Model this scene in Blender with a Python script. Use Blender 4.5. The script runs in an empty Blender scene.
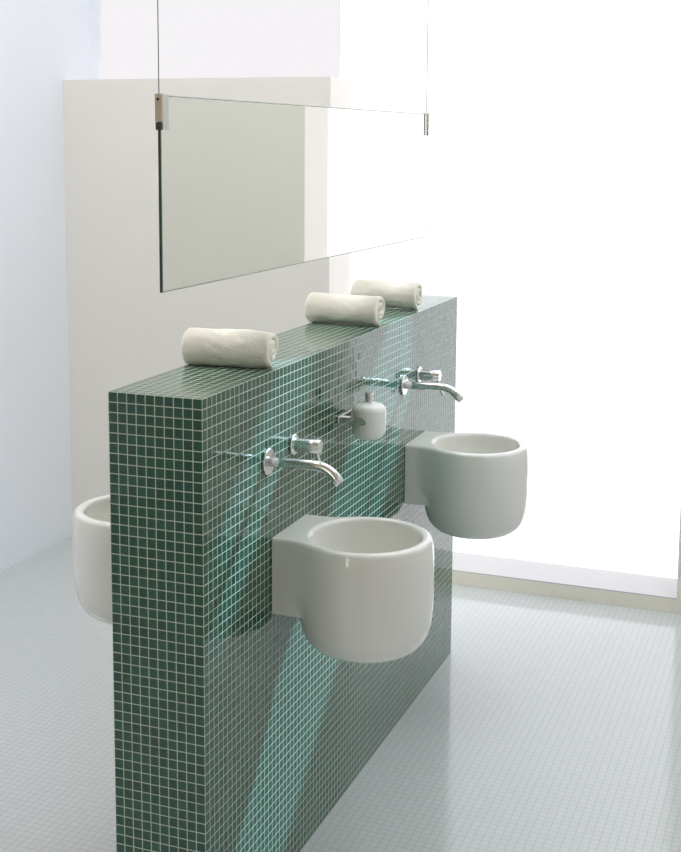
import bpy, bmesh, math, random
import numpy as np
from mathutils import Vector, Matrix, noise
random.seed(7)
C = bpy.context.scene.collection
PI = math.pi
P = 0.021                      # mosaic pitch
H, L, W = 1.2131, 1.8294, 0.21 # tiled half wall: height, length, thickness
BX, BZ = 0.188, 0.838          # basin centre off the wall, rim height
BY = (0.434, 1.394)
WY0, WY1 = 2.48, 2.72          # front of the low end walls, plane of the glazing
XL, XR = -1.9, 2.9
CEIL = 3.6

# ------------------------------------------------------------------ materials
def new_mat(name):
    m = bpy.data.materials.new(name); m.use_nodes = True
    nt = m.node_tree; nt.nodes.clear()
    out = nt.nodes.new('ShaderNodeOutputMaterial')
    return m, nt, out
def N(nt, t, **kw):
    n = nt.nodes.new(t)
    for k, v in kw.items(): setattr(n, k, v)
    return n
def math_n(nt, op, a, b=None, c=None):
    n = N(nt, 'ShaderNodeMath', operation=op)
    for i, v in enumerate((a, b, c)):
        if v is None: continue
        if isinstance(v, (int, float)): n.inputs[i].default_value = v
        else: nt.links.new(v, n.inputs[i])
    return n.outputs[0]
def principled(nt, out, col=(.8,.8,.8), rough=.5, metal=0., ior=1.5, coat=0., coat_rough=.03):
    b = N(nt, 'ShaderNodeBsdfPrincipled')
    b.inputs['Base Color'].default_value = (*col, 1)
    b.inputs['Roughness'].default_value = rough
    b.inputs['Metallic'].default_value = metal
    b.inputs['IOR'].default_value = ior
    b.inputs['Coat Weight'].default_value = coat
    b.inputs['Coat Roughness'].default_value = coat_rough
    nt.links.new(b.outputs[0], out.inputs[0])
    return b
def simple(name, col, rough=.5, metal=0., noise_scale=0, amount=.04, bump=0., **kw):
    m, nt, out = new_mat(name)
    b = principled(nt, out, col, rough, metal, **kw)
    if noise_scale:
        tc = N(nt, 'ShaderNodeTexCoord')
        nz = N(nt, 'ShaderNodeTexNoise'); nz.inputs['Scale'].default_value = noise_scale; nz.inputs['Detail'].default_value = 4
        nt.links.new(tc.outputs['Object'], nz.inputs['Vector'])
        mx = N(nt, 'ShaderNodeMix', data_type='RGBA')
        mx.inputs[6].default_value = (*[c*(1-amount) for c in col], 1); mx.inputs[7].default_value = (*[min(1, c*(1+amount)) for c in col], 1)
        nt.links.new(nz.outputs[0], mx.inputs[0]); nt.links.new(mx.outputs[2], b.inputs['Base Color'])
        if bump:
            bp = N(nt, 'ShaderNodeBump'); bp.inputs['Strength'].default_value = 1; bp.inputs['Distance'].default_value = bump
            nt.links.new(nz.outputs[0], bp.inputs['Height']); nt.links.new(bp.outputs[0], b.inputs['Normal'])
    return m
def mosaic(name, tile_a, tile_b, grout, rough, wobble, gw, grout_rough=.6, ior=1.5, bump=.0006, gspec=0., soft=.012):
    """small square mosaic laid on the UV map, which is in metres"""
    m, nt, out = new_mat(name)
    uv = N(nt, 'ShaderNodeUVMap')
    sc = N(nt, 'ShaderNodeVectorMath', operation='DIVIDE'); sc.inputs[1].default_value = (P, P, P)
    nt.links.new(uv.outputs[0], sc.inputs[0])
    fr = N(nt, 'ShaderNodeVectorMath', operation='FRACTION'); nt.links.new(sc.outputs[0], fr.inputs[0])
    fl = N(nt, 'ShaderNodeVectorMath', operation='FLOOR'); nt.links.new(sc.outputs[0], fl.inputs[0])
    sp = N(nt, 'ShaderNodeSeparateXYZ'); nt.links.new(fr.outputs[0], sp.inputs[0])
    def edge(o): return math_n(nt, 'MINIMUM', o, math_n(nt, 'SUBTRACT', 1., o))
    d = math_n(nt, 'MINIMUM', edge(sp.outputs[0]), edge(sp.outputs[1]))
    mr = N(nt, 'ShaderNodeMapRange', interpolation_type='SMOOTHSTEP')
    mr.inputs['From Min'].default_value = gw/2 - soft; mr.inputs['From Max'].default_value = gw/2 + soft
    nt.links.new(d, mr.inputs['Value']); mask = mr.outputs[0]
    wn = N(nt, 'ShaderNodeTexWhiteNoise', noise_dimensions='3D'); nt.links.new(fl.outputs[0], wn.inputs['Vector'])
    tc = N(nt, 'ShaderNodeMix', data_type='RGBA')
    tc.inputs[6].default_value = (*tile_a, 1); tc.inputs[7].default_value = (*tile_b, 1)
    nt.links.new(wn.outputs['Value'], tc.inputs[0])
    mx = N(nt, 'ShaderNodeMix', data_type='RGBA'); mx.inputs[6].default_value = (*grout, 1)
    nt.links.new(mask, mx.inputs[0]); nt.links.new(tc.outputs[2], mx.inputs[7])
    b = principled(nt, out, tile_a, rough, ior=ior)
    nt.links.new(mx.outputs[2], b.inputs['Base Color'])
    rr = N(nt, 'ShaderNodeMix', data_type='FLOAT'); rr.inputs[2].default_value = grout_rough; rr.inputs[3].default_value = rough
    sl = math_n(nt, 'MULTIPLY_ADD', mask, .5 - gspec, gspec); nt.links.new(sl, b.inputs['Specular IOR Level'])
    nt.links.new(mask, rr.inputs[0]); nt.links.new(rr.outputs[0], b.inputs['Roughness'])
    # every tile tips a hair its own way; the joints lie a little lower
    bp = N(nt, 'ShaderNodeBump'); bp.inputs['Strength'].default_value = .6; bp.inputs['Distance'].default_value = bump
    nt.links.new(mask, bp.inputs['Height'])
    off = N(nt, 'ShaderNodeVectorMath', operation='SUBTRACT'); off.inputs[1].default_value = (.5, .5, .5)
    nt.links.new(wn.outputs['Color'], off.inputs[0])
    sc2 = N(nt, 'ShaderNodeVectorMath', operation='SCALE'); sc2.inputs['Scale'].default_value = wobble
    nt.links.new(off.outputs[0], sc2.inputs[0])
    ad = N(nt, 'ShaderNodeVectorMath', operation='ADD'); nt.links.new(bp.outputs[0], ad.inputs[0]); nt.links.new(sc2.outputs[0], ad.inputs[1])
    nm = N(nt, 'ShaderNodeVectorMath', operation='NORMALIZE'); nt.links.new(ad.outputs[0], nm.inputs[0])
    nt.links.new(nm.outputs[0], b.inputs['Normal'])
    return m
def daylight(name, col, strength):
    m, nt, out = new_mat(name)
    e = N(nt, 'ShaderNodeEmission'); e.inputs[0].default_value = (*col, 1); e.inputs[1].default_value = strength
    nt.links.new(e.outputs[0], out.inputs[0]); return m

K = dict(win=1.5, skyl=4.4, skyr=3.6, skyb=0.35, back=5.0, sun=9.5)   # strengths of the daylight and the added ceiling fill
WIN = K['win']
DAY = (.965, .955, 1.)
M = {}
M['green'] = mosaic('green_glass_mosaic', (.009,.059,.036), (.016,.084,.053), (.52,.60,.49), .055, .015, .090, ior=1.66)
M['floor'] = mosaic('white_floor_mosaic', (.56,.59,.60), (.58,.61,.62), (.46,.485,.48), .12, 0., .115, grout_rough=.16, ior=1.75, bump=0., gspec=.45, soft=.03)
M['paint'] = simple('white_wall_paint', (.84,.84,.83), .6, noise_scale=3, amount=.01)
M['left_paint'] = simple('white_paint_cool_light', (.875,.90,.965), .6, noise_scale=3, amount=.01)  # blue cast of the light on the left side put into white paint
M['warm'] = simple('white_paint_warm_bounce', (.825,.795,.745), .6, noise_scale=3, amount=.01)  # white paint with the warm bounce light mixed into its colour
M['curb'] = simple('cream_painted_sill', (.83,.80,.69), .45, noise_scale=8, amount=.02)
M['sill'] = simple('pale_grey_sill', (.58,.58,.585), .4, noise_scale=8, amount=.02)
M['back'] = simple('beige_bounce_wall_paint', (.56,.51,.41), .7, noise_scale=3, amount=.02)  # unseen wall, tinted beige to bounce warm light onto the basin fronts
M['ceramic'] = simple('glazed_white_ceramic', (.815,.81,.775), .06, noise_scale=5, amount=.01, coat=.3)
M['chrome'] = simple('chrome', (.80,.80,.79), .15, 1., noise_scale=30, amount=.02)
M['dark_chrome'] = simple('dark_steel', (.25,.25,.25), .2, 1., noise_scale=30, amount=.05)  # darker metal for the aerator ring
M['towel'] = simple('terry_towel', (.90,.87,.77), .95, noise_scale=420, amount=.10, bump=.0016)
M['bottle'] = simple('frosted_white_glass', (.84,.85,.82), .22, noise_scale=12, amount=.01, coat=.3)
M['mirror'] = simple('silvered_glass', (.90,.91,.87), .0, 1.)
M['glass_edge'] = simple('green_glass_edge', (.02,.05,.035), .15, noise_scale=40, amount=.1)
M['bevel'] = simple('ground_mirror_edge', (.42,.45,.41), .25, .5, noise_scale=40, amount=.05)
M['clip'] = simple('satin_brass_clip', (.52,.45,.34), .35, .6, noise_scale=60, amount=.05)
M['plate'] = simple('pale_clip_plate', (.62,.63,.60), .3, noise_scale=40, amount=.02)
M['screw_shade'] = simple('dark_screw_and_clip_shade', (.04,.04,.03), .6, noise_scale=40, amount=.1)  # dark tone for the screws and for the shade low on the clips
M['cable'] = simple('steel_cable', (.10,.10,.10), .4, .3, noise_scale=200, amount=.1)
M['pane_mid'] = daylight('frosted_pane_daylight', DAY, WIN)
M['pane_left'] = daylight('frosted_pane_cool_daylight', (.985,.965,.985), .93)
M['sky_left'] = daylight('skylight_fill_light', (1.,.955,.93), K['skyl'])  # this and the next two: added ceiling fill, each tinted for its area
M['sky_right'] = daylight('skylight_fill_light', (.91,.98,1.), K['skyr'])
M['sky_back'] = daylight('skylight_fill_light', (1.,.86,.60), K['skyb'])
M['back_pane'] = daylight('back_window_daylight', (1.,.98,.93), K['back'])
m, nt, out = new_mat('clear_glass')
t1 = N(nt, 'ShaderNodeBsdfTransparent'); g1 = N(nt, 'ShaderNodeBsdfGlossy'); g1.inputs['Roughness'].default_value = 0
fz = N(nt, 'ShaderNodeFresnel'); fz.inputs[0].default_value = 1.25
ms = N(nt, 'ShaderNodeMixShader'); nt.links.new(fz.outputs[0], ms.inputs[0]); nt.links.new(t1.outputs[0], ms.inputs[1]); nt.links.new(g1.outputs[0], ms.inputs[2])
nt.links.new(ms.outputs[0], out.inputs[0]); M['clear'] = m

# ------------------------------------------------------------------ mesh helpers
def obj(name, bm, mats, parent=None, smooth=False, loc=None):
    me = bpy.data.meshes.new(name)
    if isinstance(bm, bmesh.types.BMesh):
        bmesh.ops.recalc_face_normals(bm, faces=bm.faces[:])
        bm.to_mesh(me); bm.free()
    else:
        v, f = bm; me.from_pydata(v, [], f)
    for mm in (mats if isinstance(mats, (list, tuple)) else [mats]): me.materials.append(mm)
    if smooth:
        for p in me.polygons: p.use_smooth = True
    o = bpy.data.objects.new(name, me); C.objects.link(o)
    if parent: o.parent = parent
    if loc: o.location = loc
    return o
def tag(o, label=None, cat=None, group=None, kind=None):
    if label: o['label'] = label
    if cat: o['category'] = cat
    if group: o['group'] = group
    if kind: o['kind'] = kind
    return o
def thing(name, label, cat, loc=(0,0,0), rz=0, group=None):
    o = bpy.data.objects.new(name, None); C.objects.link(o); o.empty_display_size = .05
    o.location = loc; o.rotation_euler = (0,0,rz)
    return tag(o, label, cat, group)
def box(bm, x0, x1, y0, y1, z0, z1, bev=0):
    r = bmesh.ops.create_cube(bm, size=1)
    for v in r['verts']:
        v.co = ((x0+x1)/2 + v.co.x*(x1-x0), (y0+y1)/2 + v.co.y*(y1-y0), (z0+z1)/2 + v.co.z*(z1-z0))
    if bev:
        es = {e for v in r['verts'] for e in v.link_edges}
        bmesh.ops.bevel(bm, geom=list(es), offset=bev, segments=2, affect='EDGES', profile=.5)
    return bm
def uv_box(o):
    """UV in metres, measured so that whole tiles start at the top and at the near end"""
    me = o.data; uvl = me.uv_layers.new(name='UVMap')
    for p in me.polygons:
        n = p.normal
        for li in p.loop_indices:
            x, y, z = me.vertices[me.loops[li].vertex_index].co
            if abs(n.x) > .7: u, v = y, H - z + 10*P + (50*P if n.x > 0 else 0)
            elif abs(n.y) > .7: u, v = x + W, H - z + 200*P
            else: u, v = x + W + 90*P, y
            uvl.data[li].uv = (u, v)
def lathe(bm, prof, c, axis='z', seg=40):
    """prof: list of (radius, t) along the axis"""
    rings = []
    for r, t in prof:
        ring = []
        for i in range(seg):
            a = 2*PI*i/seg; p, q = r*math.cos(a), r*math.sin(a)
            co = (c[0]+p, c[1]+q, c[2]+t) if axis == 'z' else (c[0]+t, c[1]+p, c[2]+q) if axis == 'x' else (c[0]+p, c[1]+t, c[2]+q)
            ring.append(bm.verts.new(co))
        rings.append(ring)
    for a, b in zip(rings, rings[1:]):
        for i in range(seg): bm.faces.new((a[i], a[(i+1)%seg], b[(i+1)%seg], b[i]))
    bm.faces.new(rings[0][::-1]); bm.faces.new(rings[-1])
    return bm
def tube(bm, pts, rad, seg=20):
    pts = [Vector(p) for p in pts]; rings = []
    up = Vector((0,1,0))
    for i, p in enumerate(pts):
        t = (pts[min(i+1, len(pts)-1)] - pts[max(i-1, 0)]).normalized()
        u = up - t*up.dot(t)
        if u.length < .01: u = Vector((1,0,0)) - t*t.x
        u.normalize(); w = t.cross(u)
        r = rad[i] if isinstance(rad, (list, tuple)) else rad
        rings.append([bm.verts.new(p + u*r*math.cos(2*PI*k/seg) + w*r*math.sin(2*PI*k/seg)) for k in range(seg)])
    for a, b in zip(rings, rings[1:]):
        for k in range(seg): bm.faces.new((a[k], a[(k+1)%seg], b[(k+1)%seg], b[k]))
    bm.faces.new(rings[0][::-1]); bm.faces.new(rings[-1])
    return bm
def copy_tree(o, parent=None):
    c = o.copy(); C.objects.link(c)
    if parent: c.parent = parent
    for ch in [x for x in o.children]: copy_tree(ch, c)
    return c

# ------------------------------------------------------------------ the room
def struct(name, dims, mat, label, cat=None, parent=None, bev=0):
    bm = bmesh.new(); box(bm, *dims, bev=bev)
    o = obj(name, bm, mat, parent)
    if not parent: tag(o, label, cat or name.split('_')[0], kind='structure')
    return o
YB = -3.6
fl = struct('floor', (XL-.12, XR+.12, YB-.12, WY1+.2, -.12, 0), M['floor'], 'floor of small glossy white mosaic tiles')
me = fl.data; uvl = me.uv_layers.new(name='UVMap')
for p in me.polygons:
    for li in p.loop_indices:
        co = me.vertices[me.loops[li].vertex_index].co; uvl.data[li].uv = (co.x + 300*P, co.y + 300*P)
struct('wall_left', (XL-.12, XL, YB, WY1+.2, 0, CEIL), M['left_paint'], 'plain white wall along the left side of the room')
struct('wall_right', (XR, XR+.12, YB, WY1+.2, 0, CEIL), M['paint'], 'plain white wall along the right side of the room')
XJL, XJR, HP = -.702, .671, 1.960
struct('wall_end_left', (XL, XJL, WY0, WY1-.01, 0, HP), M['warm'], 'white head height wall left of the bright window opening', 'wall')
struct('wall_end_right', (XJR, XR, WY0, WY1-.01, 0, HP), M['warm'], 'white wall edge at the right of the bright window opening', 'wall')
struct('trim_1', (XJL, XJR, WY0+.01, WY1-.01, 0, .052), M['curb'], 'low cream curb along the floor under the bright window', 'curb')
struct('trim_2', (XJL, XJR, WY0+.011, WY1-.01, .052, .057), M['sill'], 'pale grey sill plate on the curb under the bright window', 'sill')
# back wall (behind the viewpoint) around its window
WX0, WX1, WZ0, WZ1 = -.75, -.45, .25, 1.75
bm = bmesh.new()
box(bm, XL, WX0, YB-.12, YB, 0, CEIL); box(bm, WX1, XR, YB-.12, YB, 0, CEIL)
box(bm, WX0, WX1, YB-.12, YB, 0, WZ0); box(bm, WX0, WX1, YB-.12, YB, WZ1, CEIL)
tag(obj('wall_back', bm, M['back']), 'wall at the back of the room', 'wall', kind='structure')
w2 = thing('window_2', 'tall narrow window in the back wall', 'window', ((WX0+WX1)/2, YB-.06, WZ0)); w2['kind'] = 'structure'
bm = bmesh.new(); box(bm, -(WX1-WX0)/2, (WX1-WX0)/2, -.008, .008, 0, WZ1-WZ0)
obj('pane', bm, M['back_pane'], w2)
# ceiling openings for added fill light: two over the wet area, one behind
HOLES = [(-1.86, -.35, -.9, 1.3, 'sky_left'), (.0, 2.0, .5, 2.4, 'sky_right'), (-1.2, 2.2, -3.2, -1.2, 'sky_back')]
xs = sorted({XL-.12, XR+.12, *[h[0] for h in HOLES], *[h[1] for h in HOLES]})
ys = sorted({YB-.12, WY1+.2, *[h[2] for h in HOLES], *[h[3] for h in HOLES]})
bm = bmesh.new()
for x0, x1 in zip(xs, xs[1:]):
    for y0, y1 in zip(ys, ys[1:]):
        if not any(h[0] <= (x0+x1)/2 <= h[1] and h[2] <= (y0+y1)/2 <= h[3] for h in HOLES): box(bm, x0, x1, y0, y1, CEIL, CEIL+.15)
tag(obj('ceiling', bm, M['paint']), 'white ceiling', 'ceiling', kind='structure')
for n, (x0, x1, y0, y1, mat) in enumerate(HOLES):
    w3 = thing('window_%d' % (n+3), 'skylight added as fill light in the ceiling ' + ('over the left side of the tiled half wall', 'over the right side of the tiled half wall', 'near the back wall')[n], 'skylight', ((x0+x1)/2, (y0+y1)/2, CEIL+.03)); w3['kind'] = 'structure'
    b3 = bmesh.new(); box(b3, -(x1-x0)/2, (x1-x0)/2, -(y1-y0)/2, (y1-y0)/2, 0, .02); obj('pane', b3, M[mat], w3)

# the glazed end of the room: butt jointed frosted panes and clear slots added to shape the sun
w1 = thing('window_1', 'wall high frosted window glowing with daylight', 'window', (0, WY1, 0)); w1['kind'] = 'structure'
CX1 = 1.07
SLOTS = [(.55, 2.21, 2.70), (.86, 3.13, 3.40)]      # added clear slots, sized so sun falls only in bands on the tiles
def pane(name, x0, x1, z0, z1, mat):
    bm = bmesh.new(); box(bm, x0, x1, -.004, .012, z0, z1); return obj(name, bm, mat, w1)
bm = bmesh.new(); box(bm, XL, XL+.047, -.02, .03, 0, CEIL); obj('jamb', bm, M['left_paint'], w1)
pane('frosted_pane', XL+.047, -.756, 0, CEIL, M['pane_left'])
pane('frosted_pane', -.752, SLOTS[0][0], 0, CEIL, M['pane_mid'])
z = 0
for cx0, z0, z1 in SLOTS:
    pane('frosted_pane', SLOTS[0][0], CX1, z, z0, M['pane_mid']); z = z1
    if cx0 > SLOTS[0][0]: pane('frosted_pane', SLOTS[0][0], cx0, z0, z1, M['pane_mid'])
    bm = bmesh.new(); box(bm, cx0, CX1, 0, .004, z0, z1); obj('added_sun_slot', bm, M['clear'], w1)
pane('frosted_pane', SLOTS[0][0], CX1, z, CEIL, M['pane_mid'])
pane('frosted_pane', CX1, XR, 0, CEIL, M['pane_mid'])
bm = bmesh.new(); box(bm, -.756, -.752, -.004, .02, 0, CEIL); obj('joint', bm, M['paint'], w1)

# ------------------------------------------------------------------ tiled half wall
bm = bmesh.new(); box(bm, -W, 0, 0, L, 0, H)
hw = obj('tiled_half_wall', bm, M['green']); uv_box(hw)
tag(hw, 'freestanding half height wall covered in small dark green glass mosaic tiles', 'half wall')

# ------------------------------------------------------------------ basins (one ceramic body each)
def surface_net(d, lo, h):
    nx, ny, nz = d.shape; s = d < 0
    cs = [s[i:nx-1+i, j:ny-1+j, k:nz-1+k] for i in (0,1) for j in (0,1) for k in (0,1)]
    tot = sum(c.astype(np.int8) for c in cs); act = (tot > 0) & (tot < 8)
    idx = -np.ones(act.shape, int); idx[act] = np.arange(act.sum()); cell = np.argwhere(act)
    acc = np.zeros((len(cell), 3)); cnt = np.zeros(len(cell))
    for ax in range(3):
        o1, o2 = [a for a in range(3) if a != ax]
        for u in (0,1):
            for v in (0,1):
                a = cell.copy(); a[:, o1] += u; a[:, o2] += v; b = a.copy(); b[:, ax] += 1
                da = d[tuple(a.T)]; db = d[tuple(b.T)]; cr = (da < 0) != (db < 0)
                t = np.where(cr, da/np.where(cr, da-db, 1), 0)
                p = (a - cell).astype(float); p[:, ax] += t
                acc[cr] += p[cr]; cnt[cr] += 1
    verts = (cell + acc/cnt[:, None])*h + np.array(lo)
    faces = []
    for ax in range(3):
        o1, o2 = (ax+1) % 3, (ax+2) % 3
        sa = [slice(None)]*3; sb = [slice(None)]*3; sa[ax] = slice(0, -1); sb[ax] = slice(1, None)
        A, B = s[tuple(sa)], s[tuple(sb)]
        e = np.argwhere(A != B)
        e = e[(e[:, o1] > 0) & (e[:, o2] > 0) & (e[:, o1] < d.shape[o1]-1) & (e[:, o2] < d.shape[o2]-1)]
        ins = A[tuple(e.T)]
        q = []
        for u, v in ((-1,-1), (0,-1), (0,0), (-1,0)):
            c = e.copy(); c[:, o1] += u; c[:, o2] += v; q.append(idx[tuple(c.T)])
        q = np.stack(q, 1); q[~ins] = q[~ins][:, ::-1]; faces.append(q)
    return verts, np.concatenate(faces)
def smin(a, b, k): hh = np.clip(.5 + .5*(b-a)/k, 0, 1); return b*(1-hh) + a*hh - k*hh*(1-hh)
def smax(a, b, k): return -smin(-a, -b, k)
def basin_sdf(x, y, z):
    rho = np.sqrt((x-BX)**2 + y**2) + 1e-9
    zz = z + .080
    hz = np.where(zz > 0, .165, .189)
    pw = np.where(zz > 0, 3., 4.3)
    body = (((rho/.1535)**pw + (np.abs(zz)/hz)**pw)**(1/pw) - 1)*.15
    qy = np.abs(y) - .103; qz = np.abs(z + .05) - .127; qx = np.abs(x - .06) - .12
    r = .004
    neck = np.sqrt(np.maximum(qy+r, 0)**2 + np.maximum(qz+r, 0)**2 + np.maximum(qx+r, 0)**2) - r + np.minimum(np.maximum(qx, np.maximum(qy, qz)) + r, 0)
    st = np.clip((z + .170)/.055, 0, 1); st = st*st*(3 - 2*st)
    d = smin(body, neck, .007 + .027*st)
    d = smax(d, z, .010)
    bowl = (((rho/.1235)**3 + (np.maximum(-z, 0)/.150)**3)**(1/3) - 1)*.123
    d = smax(d, -bowl, .012)
    return np.maximum(d, -x)
hs = .0034
ax_ = np.arange(-2*hs, .36, hs); ay_ = np.arange(-.166, .1661, hs); az_ = np.arange(-.284, .012, hs)
g = np.meshgrid(ax_, ay_, az_, indexing='ij')
bv, bf = surface_net(basin_sdf(*g), (ax_[0], ay_[0], az_[0]), hs)
# settle the vertices on the surface and take exact normals
def grad(v, e=1e-4):
    gx = [basin_sdf(*(v + e*np.eye(3)[i]).T) - basin_sdf(*(v - e*np.eye(3)[i]).T) for i in range(3)]
    gg = np.stack(gx, 1)/(2*e); return gg, np.linalg.norm(gg, axis=1, keepdims=True) + 1e-9
for _ in range(3):
    gg, ln = grad(bv); bv = bv - gg/ln**2*basin_sdf(*bv.T)[:, None]*.8
gg, ln = grad(bv, 4e-4)
basin = obj('washbasin', (bv.tolist(), bf.tolist()), M['ceramic'], smooth=True)
basin.data.normals_split_custom_set_from_vertices((gg/ln).tolist())
basin.location = (0, BY[0], BZ)
G1 = 'round white wall hung basins on the tiled half wall'
tag(basin, 'round white wall-hung washbasin nearest the viewer, on the right face of the green wall', 'washbasin', G1)
b2 = basin.copy(); C.objects.link(b2); b2.location = (0, BY[1], BZ)
tag(b2, 'round white wall-hung washbasin at the far end, in front of the bright window', 'washbasin', G1)
b3 = basin.copy(); C.objects.link(b3); b3.location = (-W, BY[0], BZ); b3.rotation_euler = (0, 0, PI)
tag(b3, 'round white washbasin half hidden behind the left edge of the green wall', 'washbasin', G1)

# ------------------------------------------------------------------ wall taps
def make_tap():
    r = thing('wall_tap', 'x', 'tap')
    ys, zs, yh, zh = -.080, -.003, .066, .003
    bm = bmesh.new(); lathe(bm, [(.0275,0), (.0295,.001), (.0295,.005), (.0282,.0065)], (0,ys,zs), 'x')
    obj('spout_flange', bm, M['chrome'], r, True)
    path = [(.004,ys,zs), (.05,ys,zs+.001), (.095,ys,zs+.002)]
    cx, cz, R = .112, zs+.002-.058, .058
    for i in range(13):
        a = math.radians(90 - i*52/12); path.append((cx + R*math.cos(a)*1.08, ys, cz + R*math.sin(a)))
    tx, tz = path[-1][0]-path[-2][0], path[-1][2]-path[-2][2]; ll = math.hypot(tx, tz)
    path.append((path[-1][0]+tx/ll*.016, ys, path[-1][2]+tz/ll*.016))
    bm = bmesh.new(); tube(bm, path, .0110, 24); sp = obj('spout', bm, M['chrome'], r, True)
    e = Vector(path[-1]); d = Vector((tx/ll, 0, tz/ll))
    bm = bmesh.new(); tube(bm, [e - d*.002, e + d*.0015], .0090, 20); obj('aerator', bm, M['dark_chrome'], sp)
    bm = bmesh.new(); lathe(bm, [(.0225,0), (.0245,.001), (.0245,.004), (.0232,.0055)], (0,yh,zh), 'x'); obj('handle_flange', bm, M['chrome'], r, True)
    bm = bmesh.new()
    lathe(bm, [(.0165,.004), (.0165,.0345), (.0150,.0352), (.0150,.0368), (.0165,.0375), (.0165,.0655), (.0155,.067)], (0,yh,zh), 'x')
    hb = obj('handle', bm, M['chrome'], r, True)
    m_ = hb.modifiers.new('edges', 'EDGE_SPLIT'); m_.split_angle = math.radians(50)
    bm = bmesh.new()
    tube(bm, [(.058,yh,zh-.010), (.0605,yh,zh-.024), (.067,yh,zh-.040), (.077,yh,zh-.055), (.082,yh,zh-.061)], [.0042,.004,.0036,.0034,.0032], 14)
    obj('lever', bm, M['chrome'], hb, True)
    for o in r.children:
        if o.name.startswith('spout_f') or o.name.startswith('handle_f'):
            m_ = o.modifiers.new('edges', 'EDGE_SPLIT'); m_.split_angle = math.radians(40)
    return r
tap = make_tap(); tap.location = (0, .390, 1.020)
G2 = 'chrome wall taps over the basins'
tag(tap, 'chrome wall-mounted tap over the nearer basin', 'tap', G2)
tap2 = copy_tree(tap); tap2.location = (0, 1.350, 1.022)
tag(tap2, 'chrome wall-mounted tap over the far basin, spout against the bright window', 'tap', G2)

# ------------------------------------------------------------------ soap bottle in its holder
SX, SY, SZ = .070, .780, .973
bt = thing('soap_bottle', 'white frosted glass soap bottle with chrome cap on the green wall', 'soap bottle', (SX, SY, SZ))
prof = []
def arc(cx, cy, rx, ry, a0, a1, n): return [(cx + rx*math.cos(math.radians(a0+(a1-a0)*i/n)), cy + ry*math.sin(math.radians(a0+(a1-a0)*i/n))) for i in range(n+1)]
hgt, rad = .094, .0425
prof = [(.004, 0)] + arc(rad-.024, .026, .024, .026, -90, 0, 10) + arc(rad-.026, hgt-.022, .026, .020, 0, 84, 10) + [(.012, hgt-.0012), (.0105, hgt+.0015)]
bm = bmesh.new(); lathe(bm, prof, (0,0,0), 'z', 48); obj('bottle', bm, M['bottle'], bt, True)
bm = bmesh.new(); lathe(bm, [(.0098,hgt-.001), (.0098,hgt+.004), (.0110,hgt+.005), (.0110,hgt+.0225), (.0100,hgt+.024)], (0,0,0), 'z', 32)
o = obj('cap', bm, M['chrome'], bt, True); m_ = o.modifiers.new('edges', 'EDGE_SPLIT'); m_.split_angle = math.radians(45)
hd = thing('bottle_holder', 'chrome fork holder gripping the soap bottle on the green wall', 'holder', (0, SY, 1.024))
def band(pts, th, hz):
    """flat strip standing on edge along a path in plan"""
    bm = bmesh.new(); n = len(pts); cols = []
    for i, (x, y) in enumerate(pts):
        a = Vector(pts[min(i+1, n-1)]) - Vector(pts[max(i-1, 0)]); a.normalize(); nx, ny = -a.y*th/2, a.x*th/2
        k = hz/2
        cols.append([bm.verts.new((x+nx, y+ny, -k)), bm.verts.new((x+nx, y+ny, k)), bm.verts.new((x-nx, y-ny, k)), bm.verts.new((x-nx, y-ny, -k))])
    for a, b in zip(cols, cols[1:]):
        for q in range(4): bm.faces.new((a[q], a[(q+1)%4], b[(q+1)%4], b[q]))
    bm.faces.new(cols[0][::-1]); bm.faces.new(cols[-1])
    bmesh.ops.recalc_face_normals(bm, faces=bm.faces[:])
    bmesh.ops.bevel(bm, geom=[e for e in bm.edges if len(e.link_faces) == 2 and e.calc_face_angle(0) > 1], offset=.0012, segments=2, affect='EDGES')
    return bm
bm = bmesh.new(); box(bm, 0, .007, -.048, .048, -.009, .009, .002); obj('wall_plate', bm, M['chrome'], hd)
for sgn in (-1, 1):
    rr = rad + .0018
    pts = [(.005, sgn*rr), (.02, sgn*rr), (.04, sgn*rr), (.06, sgn*rr), (SX, sgn*rr)]
    obj('arm', band(pts, .0042, .016), M['chrome'], hd)
    bm = bmesh.new(); lathe(bm, [(.0070,-.002), (.0080,-.001), (.0080,.001), (.0070,.002)], (SX, sgn*rr, 0), 'y', 20); obj('arm_tip', bm, M['chrome'], hd)

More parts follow.
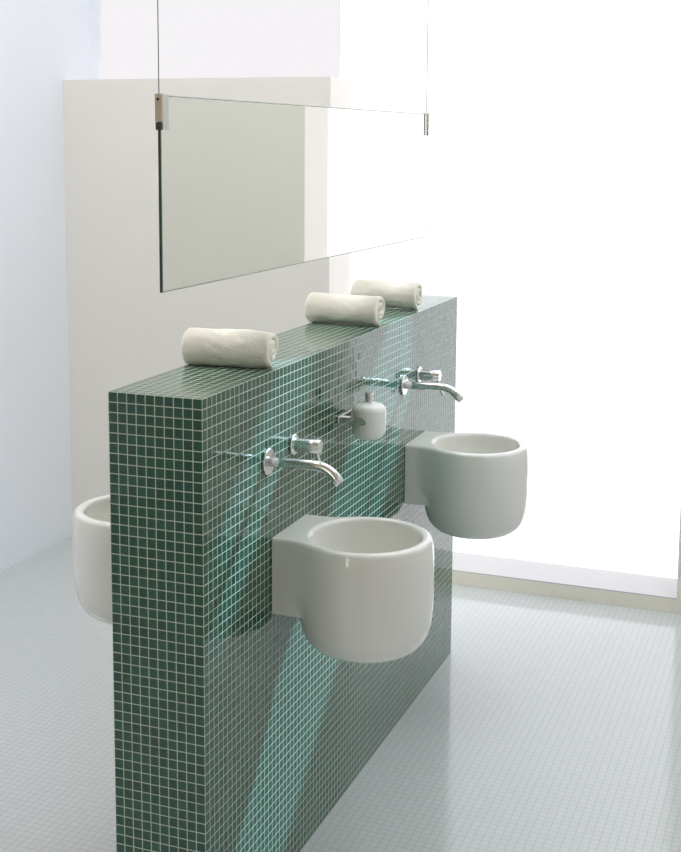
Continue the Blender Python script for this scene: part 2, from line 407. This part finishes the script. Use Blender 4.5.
# ------------------------------------------------------------------ rolled towels
def towel_mesh(seed, length=.19, rout=.0475, turns=2.1, th=.0158, squash=.94):
    n, mlen = 170, 44
    a_end = -100*PI/180      # the loose edge lies underneath
    outer, inner = [], []
    for i in range(n):
        t = i/(n-1); a = a_end - (1-t)*turns*2*PI
        r = rout - (1-t)*turns*(th+.0006); r = max(r, .004 + .002*t)
        tt = th if r > th + .003 else max(.002, r - .002)
        if t > .97: tt *= max(.35, (1-t)/.03)
        outer.append((r*math.cos(a), r*math.sin(a))); inner.append(((r-tt)*math.cos(a), (r-tt)*math.sin(a)))
    verts, faces = [], []; loop = 2*n
    for j in range(mlen):
        s = j/(mlen-1); x = (s-.5)*length
        edge = min(s, 1-s)*length                        # folded, soft ends
        f = 1 if edge > .010 else math.sqrt(max(0, 1-((.010-edge)/.010)**2))*.72 + .28
        for k in range(loop):
            i = k if k < n else loop-1-k
            (oy, oz), (iy, iz) = outer[i], inner[i]
            my, mz = (oy+iy)/2, (oz+iz)/2
            y, z = (my + (oy-my)*f, mz + (oz-mz)*f) if k < n else (my + (iy-my)*f, mz + (iz-mz)*f)
            r = math.hypot(y, z)
            nz = noise.noise(Vector((x*45 + seed*9, y*60, z*60)))*.0016 + noise.noise(Vector((x*14 + seed*5, y*22, z*22)))*.0030
            sc = 1 + (nz/r if r > .01 else 0)
            dx = (noise.noise(Vector((seed*3.1, i*.045, 2.)))*.006)*(1 if s > .5 else -1)*abs(2*s-1)**4
            yy, zz = y*sc, z*sc
            if zz < 0: zz *= squash
            if zz < -rout*squash + .0035: zz = -rout*squash + .0035 - ( -rout*squash + .0035 - zz)*.12
            verts.append((x + dx, yy, zz + rout*squash - .0030))
    for j in range(mlen-1):
        for k in range(loop):
            a, b = j*loop + k, j*loop + (k+1) % loop
            faces.append((a, b, b+loop, a+loop))
    for j, fl_ in ((0, 0), (mlen-1, 1)):
        for i in range(n-1):
            q = [j*loop+i, j*loop+i+1, j*loop+loop-2-i, j*loop+loop-1-i]
            faces.append(tuple(q if fl_ else q[::-1]))
    zmin = min(v[2] for v in verts)
    verts = [(x, y, z - zmin) for x, y, z in verts]
    return verts, faces
G3 = 'rolled towels on top of the tiled half wall'
for k, (x, y, rz, ln_, lab) in enumerate([
    (-.116, .368, .10, .206, 'rolled cream towel on the near end of the green wall top'),
    (-.115, 1.098, -.05, .212, 'rolled white towel in the middle of the row on the green wall top'),
    (-.122, 1.476, -.06, .212, 'rolled white towel farthest along the green wall top, by the window')]):
    o = obj('rolled_towel', towel_mesh(k+1, ln_), M['towel'], smooth=True, loc=(x, y, H + .0005))
    bm = bmesh.new(); bm.from_mesh(o.data); bmesh.ops.recalc_face_normals(bm, faces=bm.faces[:]); bm.to_mesh(o.data); bm.free()
    o.rotation_euler = (0, 0, rz); tag(o, lab, 'towel', G3)

# ------------------------------------------------------------------ hanging mirror
MX, MY0, MY1, MZ0, MZ1 = -.105, .060, 1.751, 1.410, 1.801
mi = thing('hanging_mirror', 'wide frameless mirror hung on two cables above the green wall', 'mirror', (MX, (MY0+MY1)/2, MZ0))
hy = (MY1-MY0)/2; hz = MZ1-MZ0
bm = bmesh.new(); box(bm, -.003, .003, -hy, hy, 0, hz)
o = obj('mirror_pane', bm, [M['mirror'], M['glass_edge']], mi)
for p in o.data.polygons: p.material_index = 0 if abs(p.normal.x) > .5 else 1
for s2 in (-1, 1):
    x0, x1 = sorted((s2*.0029, s2*.0033)); e_ = .0028
    bm = bmesh.new(); box(bm, x0, x1, -hy, hy, 0, e_); box(bm, x0, x1, -hy, hy, hz-e_, hz)
    box(bm, x0, x1, -hy, -hy+e_, e_, hz-e_); box(bm, x0, x1, hy-e_, hy, e_, hz-e_)
    obj('polished_edge', bm, M['bevel'], o)
for sgn in (-1, 1):
    bm = bmesh.new(); box(bm, -.0075, .0075, sgn*hy - .004, sgn*hy + .004, hz-.052, hz+.003, .001)
    cl = obj('clip', bm, M['clip'], mi)
    bm = bmesh.new(); box(bm, -.0065, .0065, sgn*hy - .004, sgn*hy + .004, hz-.068, hz-.0525, .001); obj('clip_shade', bm, M['screw_shade'], cl)  # dark block stands in for shade on the clip's lower end
    for s2 in (-1, 1):
        bm = bmesh.new(); y0, y1 = sorted((sgn*(hy-.004), sgn*(hy-.030))); box(bm, min(s2*.0032, s2*.0048), max(s2*.0032, s2*.0048), y0, y1, hz-.068, hz+.002, .0005)
        obj('side_plate', bm, M['plate'], cl)
    bm = bmesh.new(); lathe(bm, [(.0028,0), (.0028,.0012)], (0, sgn*(hy+.004) - (.0012 if sgn < 0 else 0), hz-.008), 'y', 16); obj('screw', bm, M['screw_shade'], cl)
    bm = bmesh.new(); tube(bm, [(0, sgn*hy, hz+.001), (0, sgn*hy, CEIL-MZ0)], .00095, 10); obj('cable', bm, M['cable'], mi, True)
mi.rotation_euler = (0, 0, -.0177)

# ------------------------------------------------------------------ daylight and sun
sc = bpy.context.scene
w = bpy.data.worlds.new('World'); sc.world = w; w.use_nodes = True
bg = w.node_tree.nodes['Background']; bg.inputs[0].default_value = (*DAY, 1); bg.inputs[1].default_value = WIN
su = bpy.data.lights.new('sun', 'SUN'); su.energy = K['sun']; su.angle = math.radians(.8); su.color = (.42,.77,1.)
so = bpy.data.objects.new('sun', su); C.objects.link(so); so.location = (.8, 6, 5)
so.rotation_euler = Vector((-.4, -1, -.93)).to_track_quat('-Z', 'Y').to_euler()

# ------------------------------------------------------------------ camera
cam = bpy.data.cameras.new('camera'); co = bpy.data.objects.new('camera', cam); C.objects.link(co)
yaw, pit, roll, fpx = .3628, .1324, .0064, 1289.222
mat = Matrix.Rotation(yaw, 4, 'Z') @ Matrix.Rotation(PI/2 - pit, 4, 'X') @ Matrix.Rotation(roll, 4, 'Z')
co.matrix_world = Matrix.Translation((1.1264, -2.2107, 1.7132)) @ mat
cam.sensor_fit = 'AUTO'; cam.sensor_width = 36; cam.lens = fpx*36/852; cam.shift_y = -112.99/852
cam.clip_start = .05; cam.clip_end = 100
sc.camera = co
sc.cycles.caustics_reflective = False
sc.cycles.caustics_refractive = False
sc.cycles.max_bounces = 12; sc.cycles.diffuse_bounces = 8
vs = sc.view_settings; vs.view_transform = 'Standard'; vs.look = 'None'; vs.exposure = 0; vs.gamma = 1; vs.use_curve_mapping = False
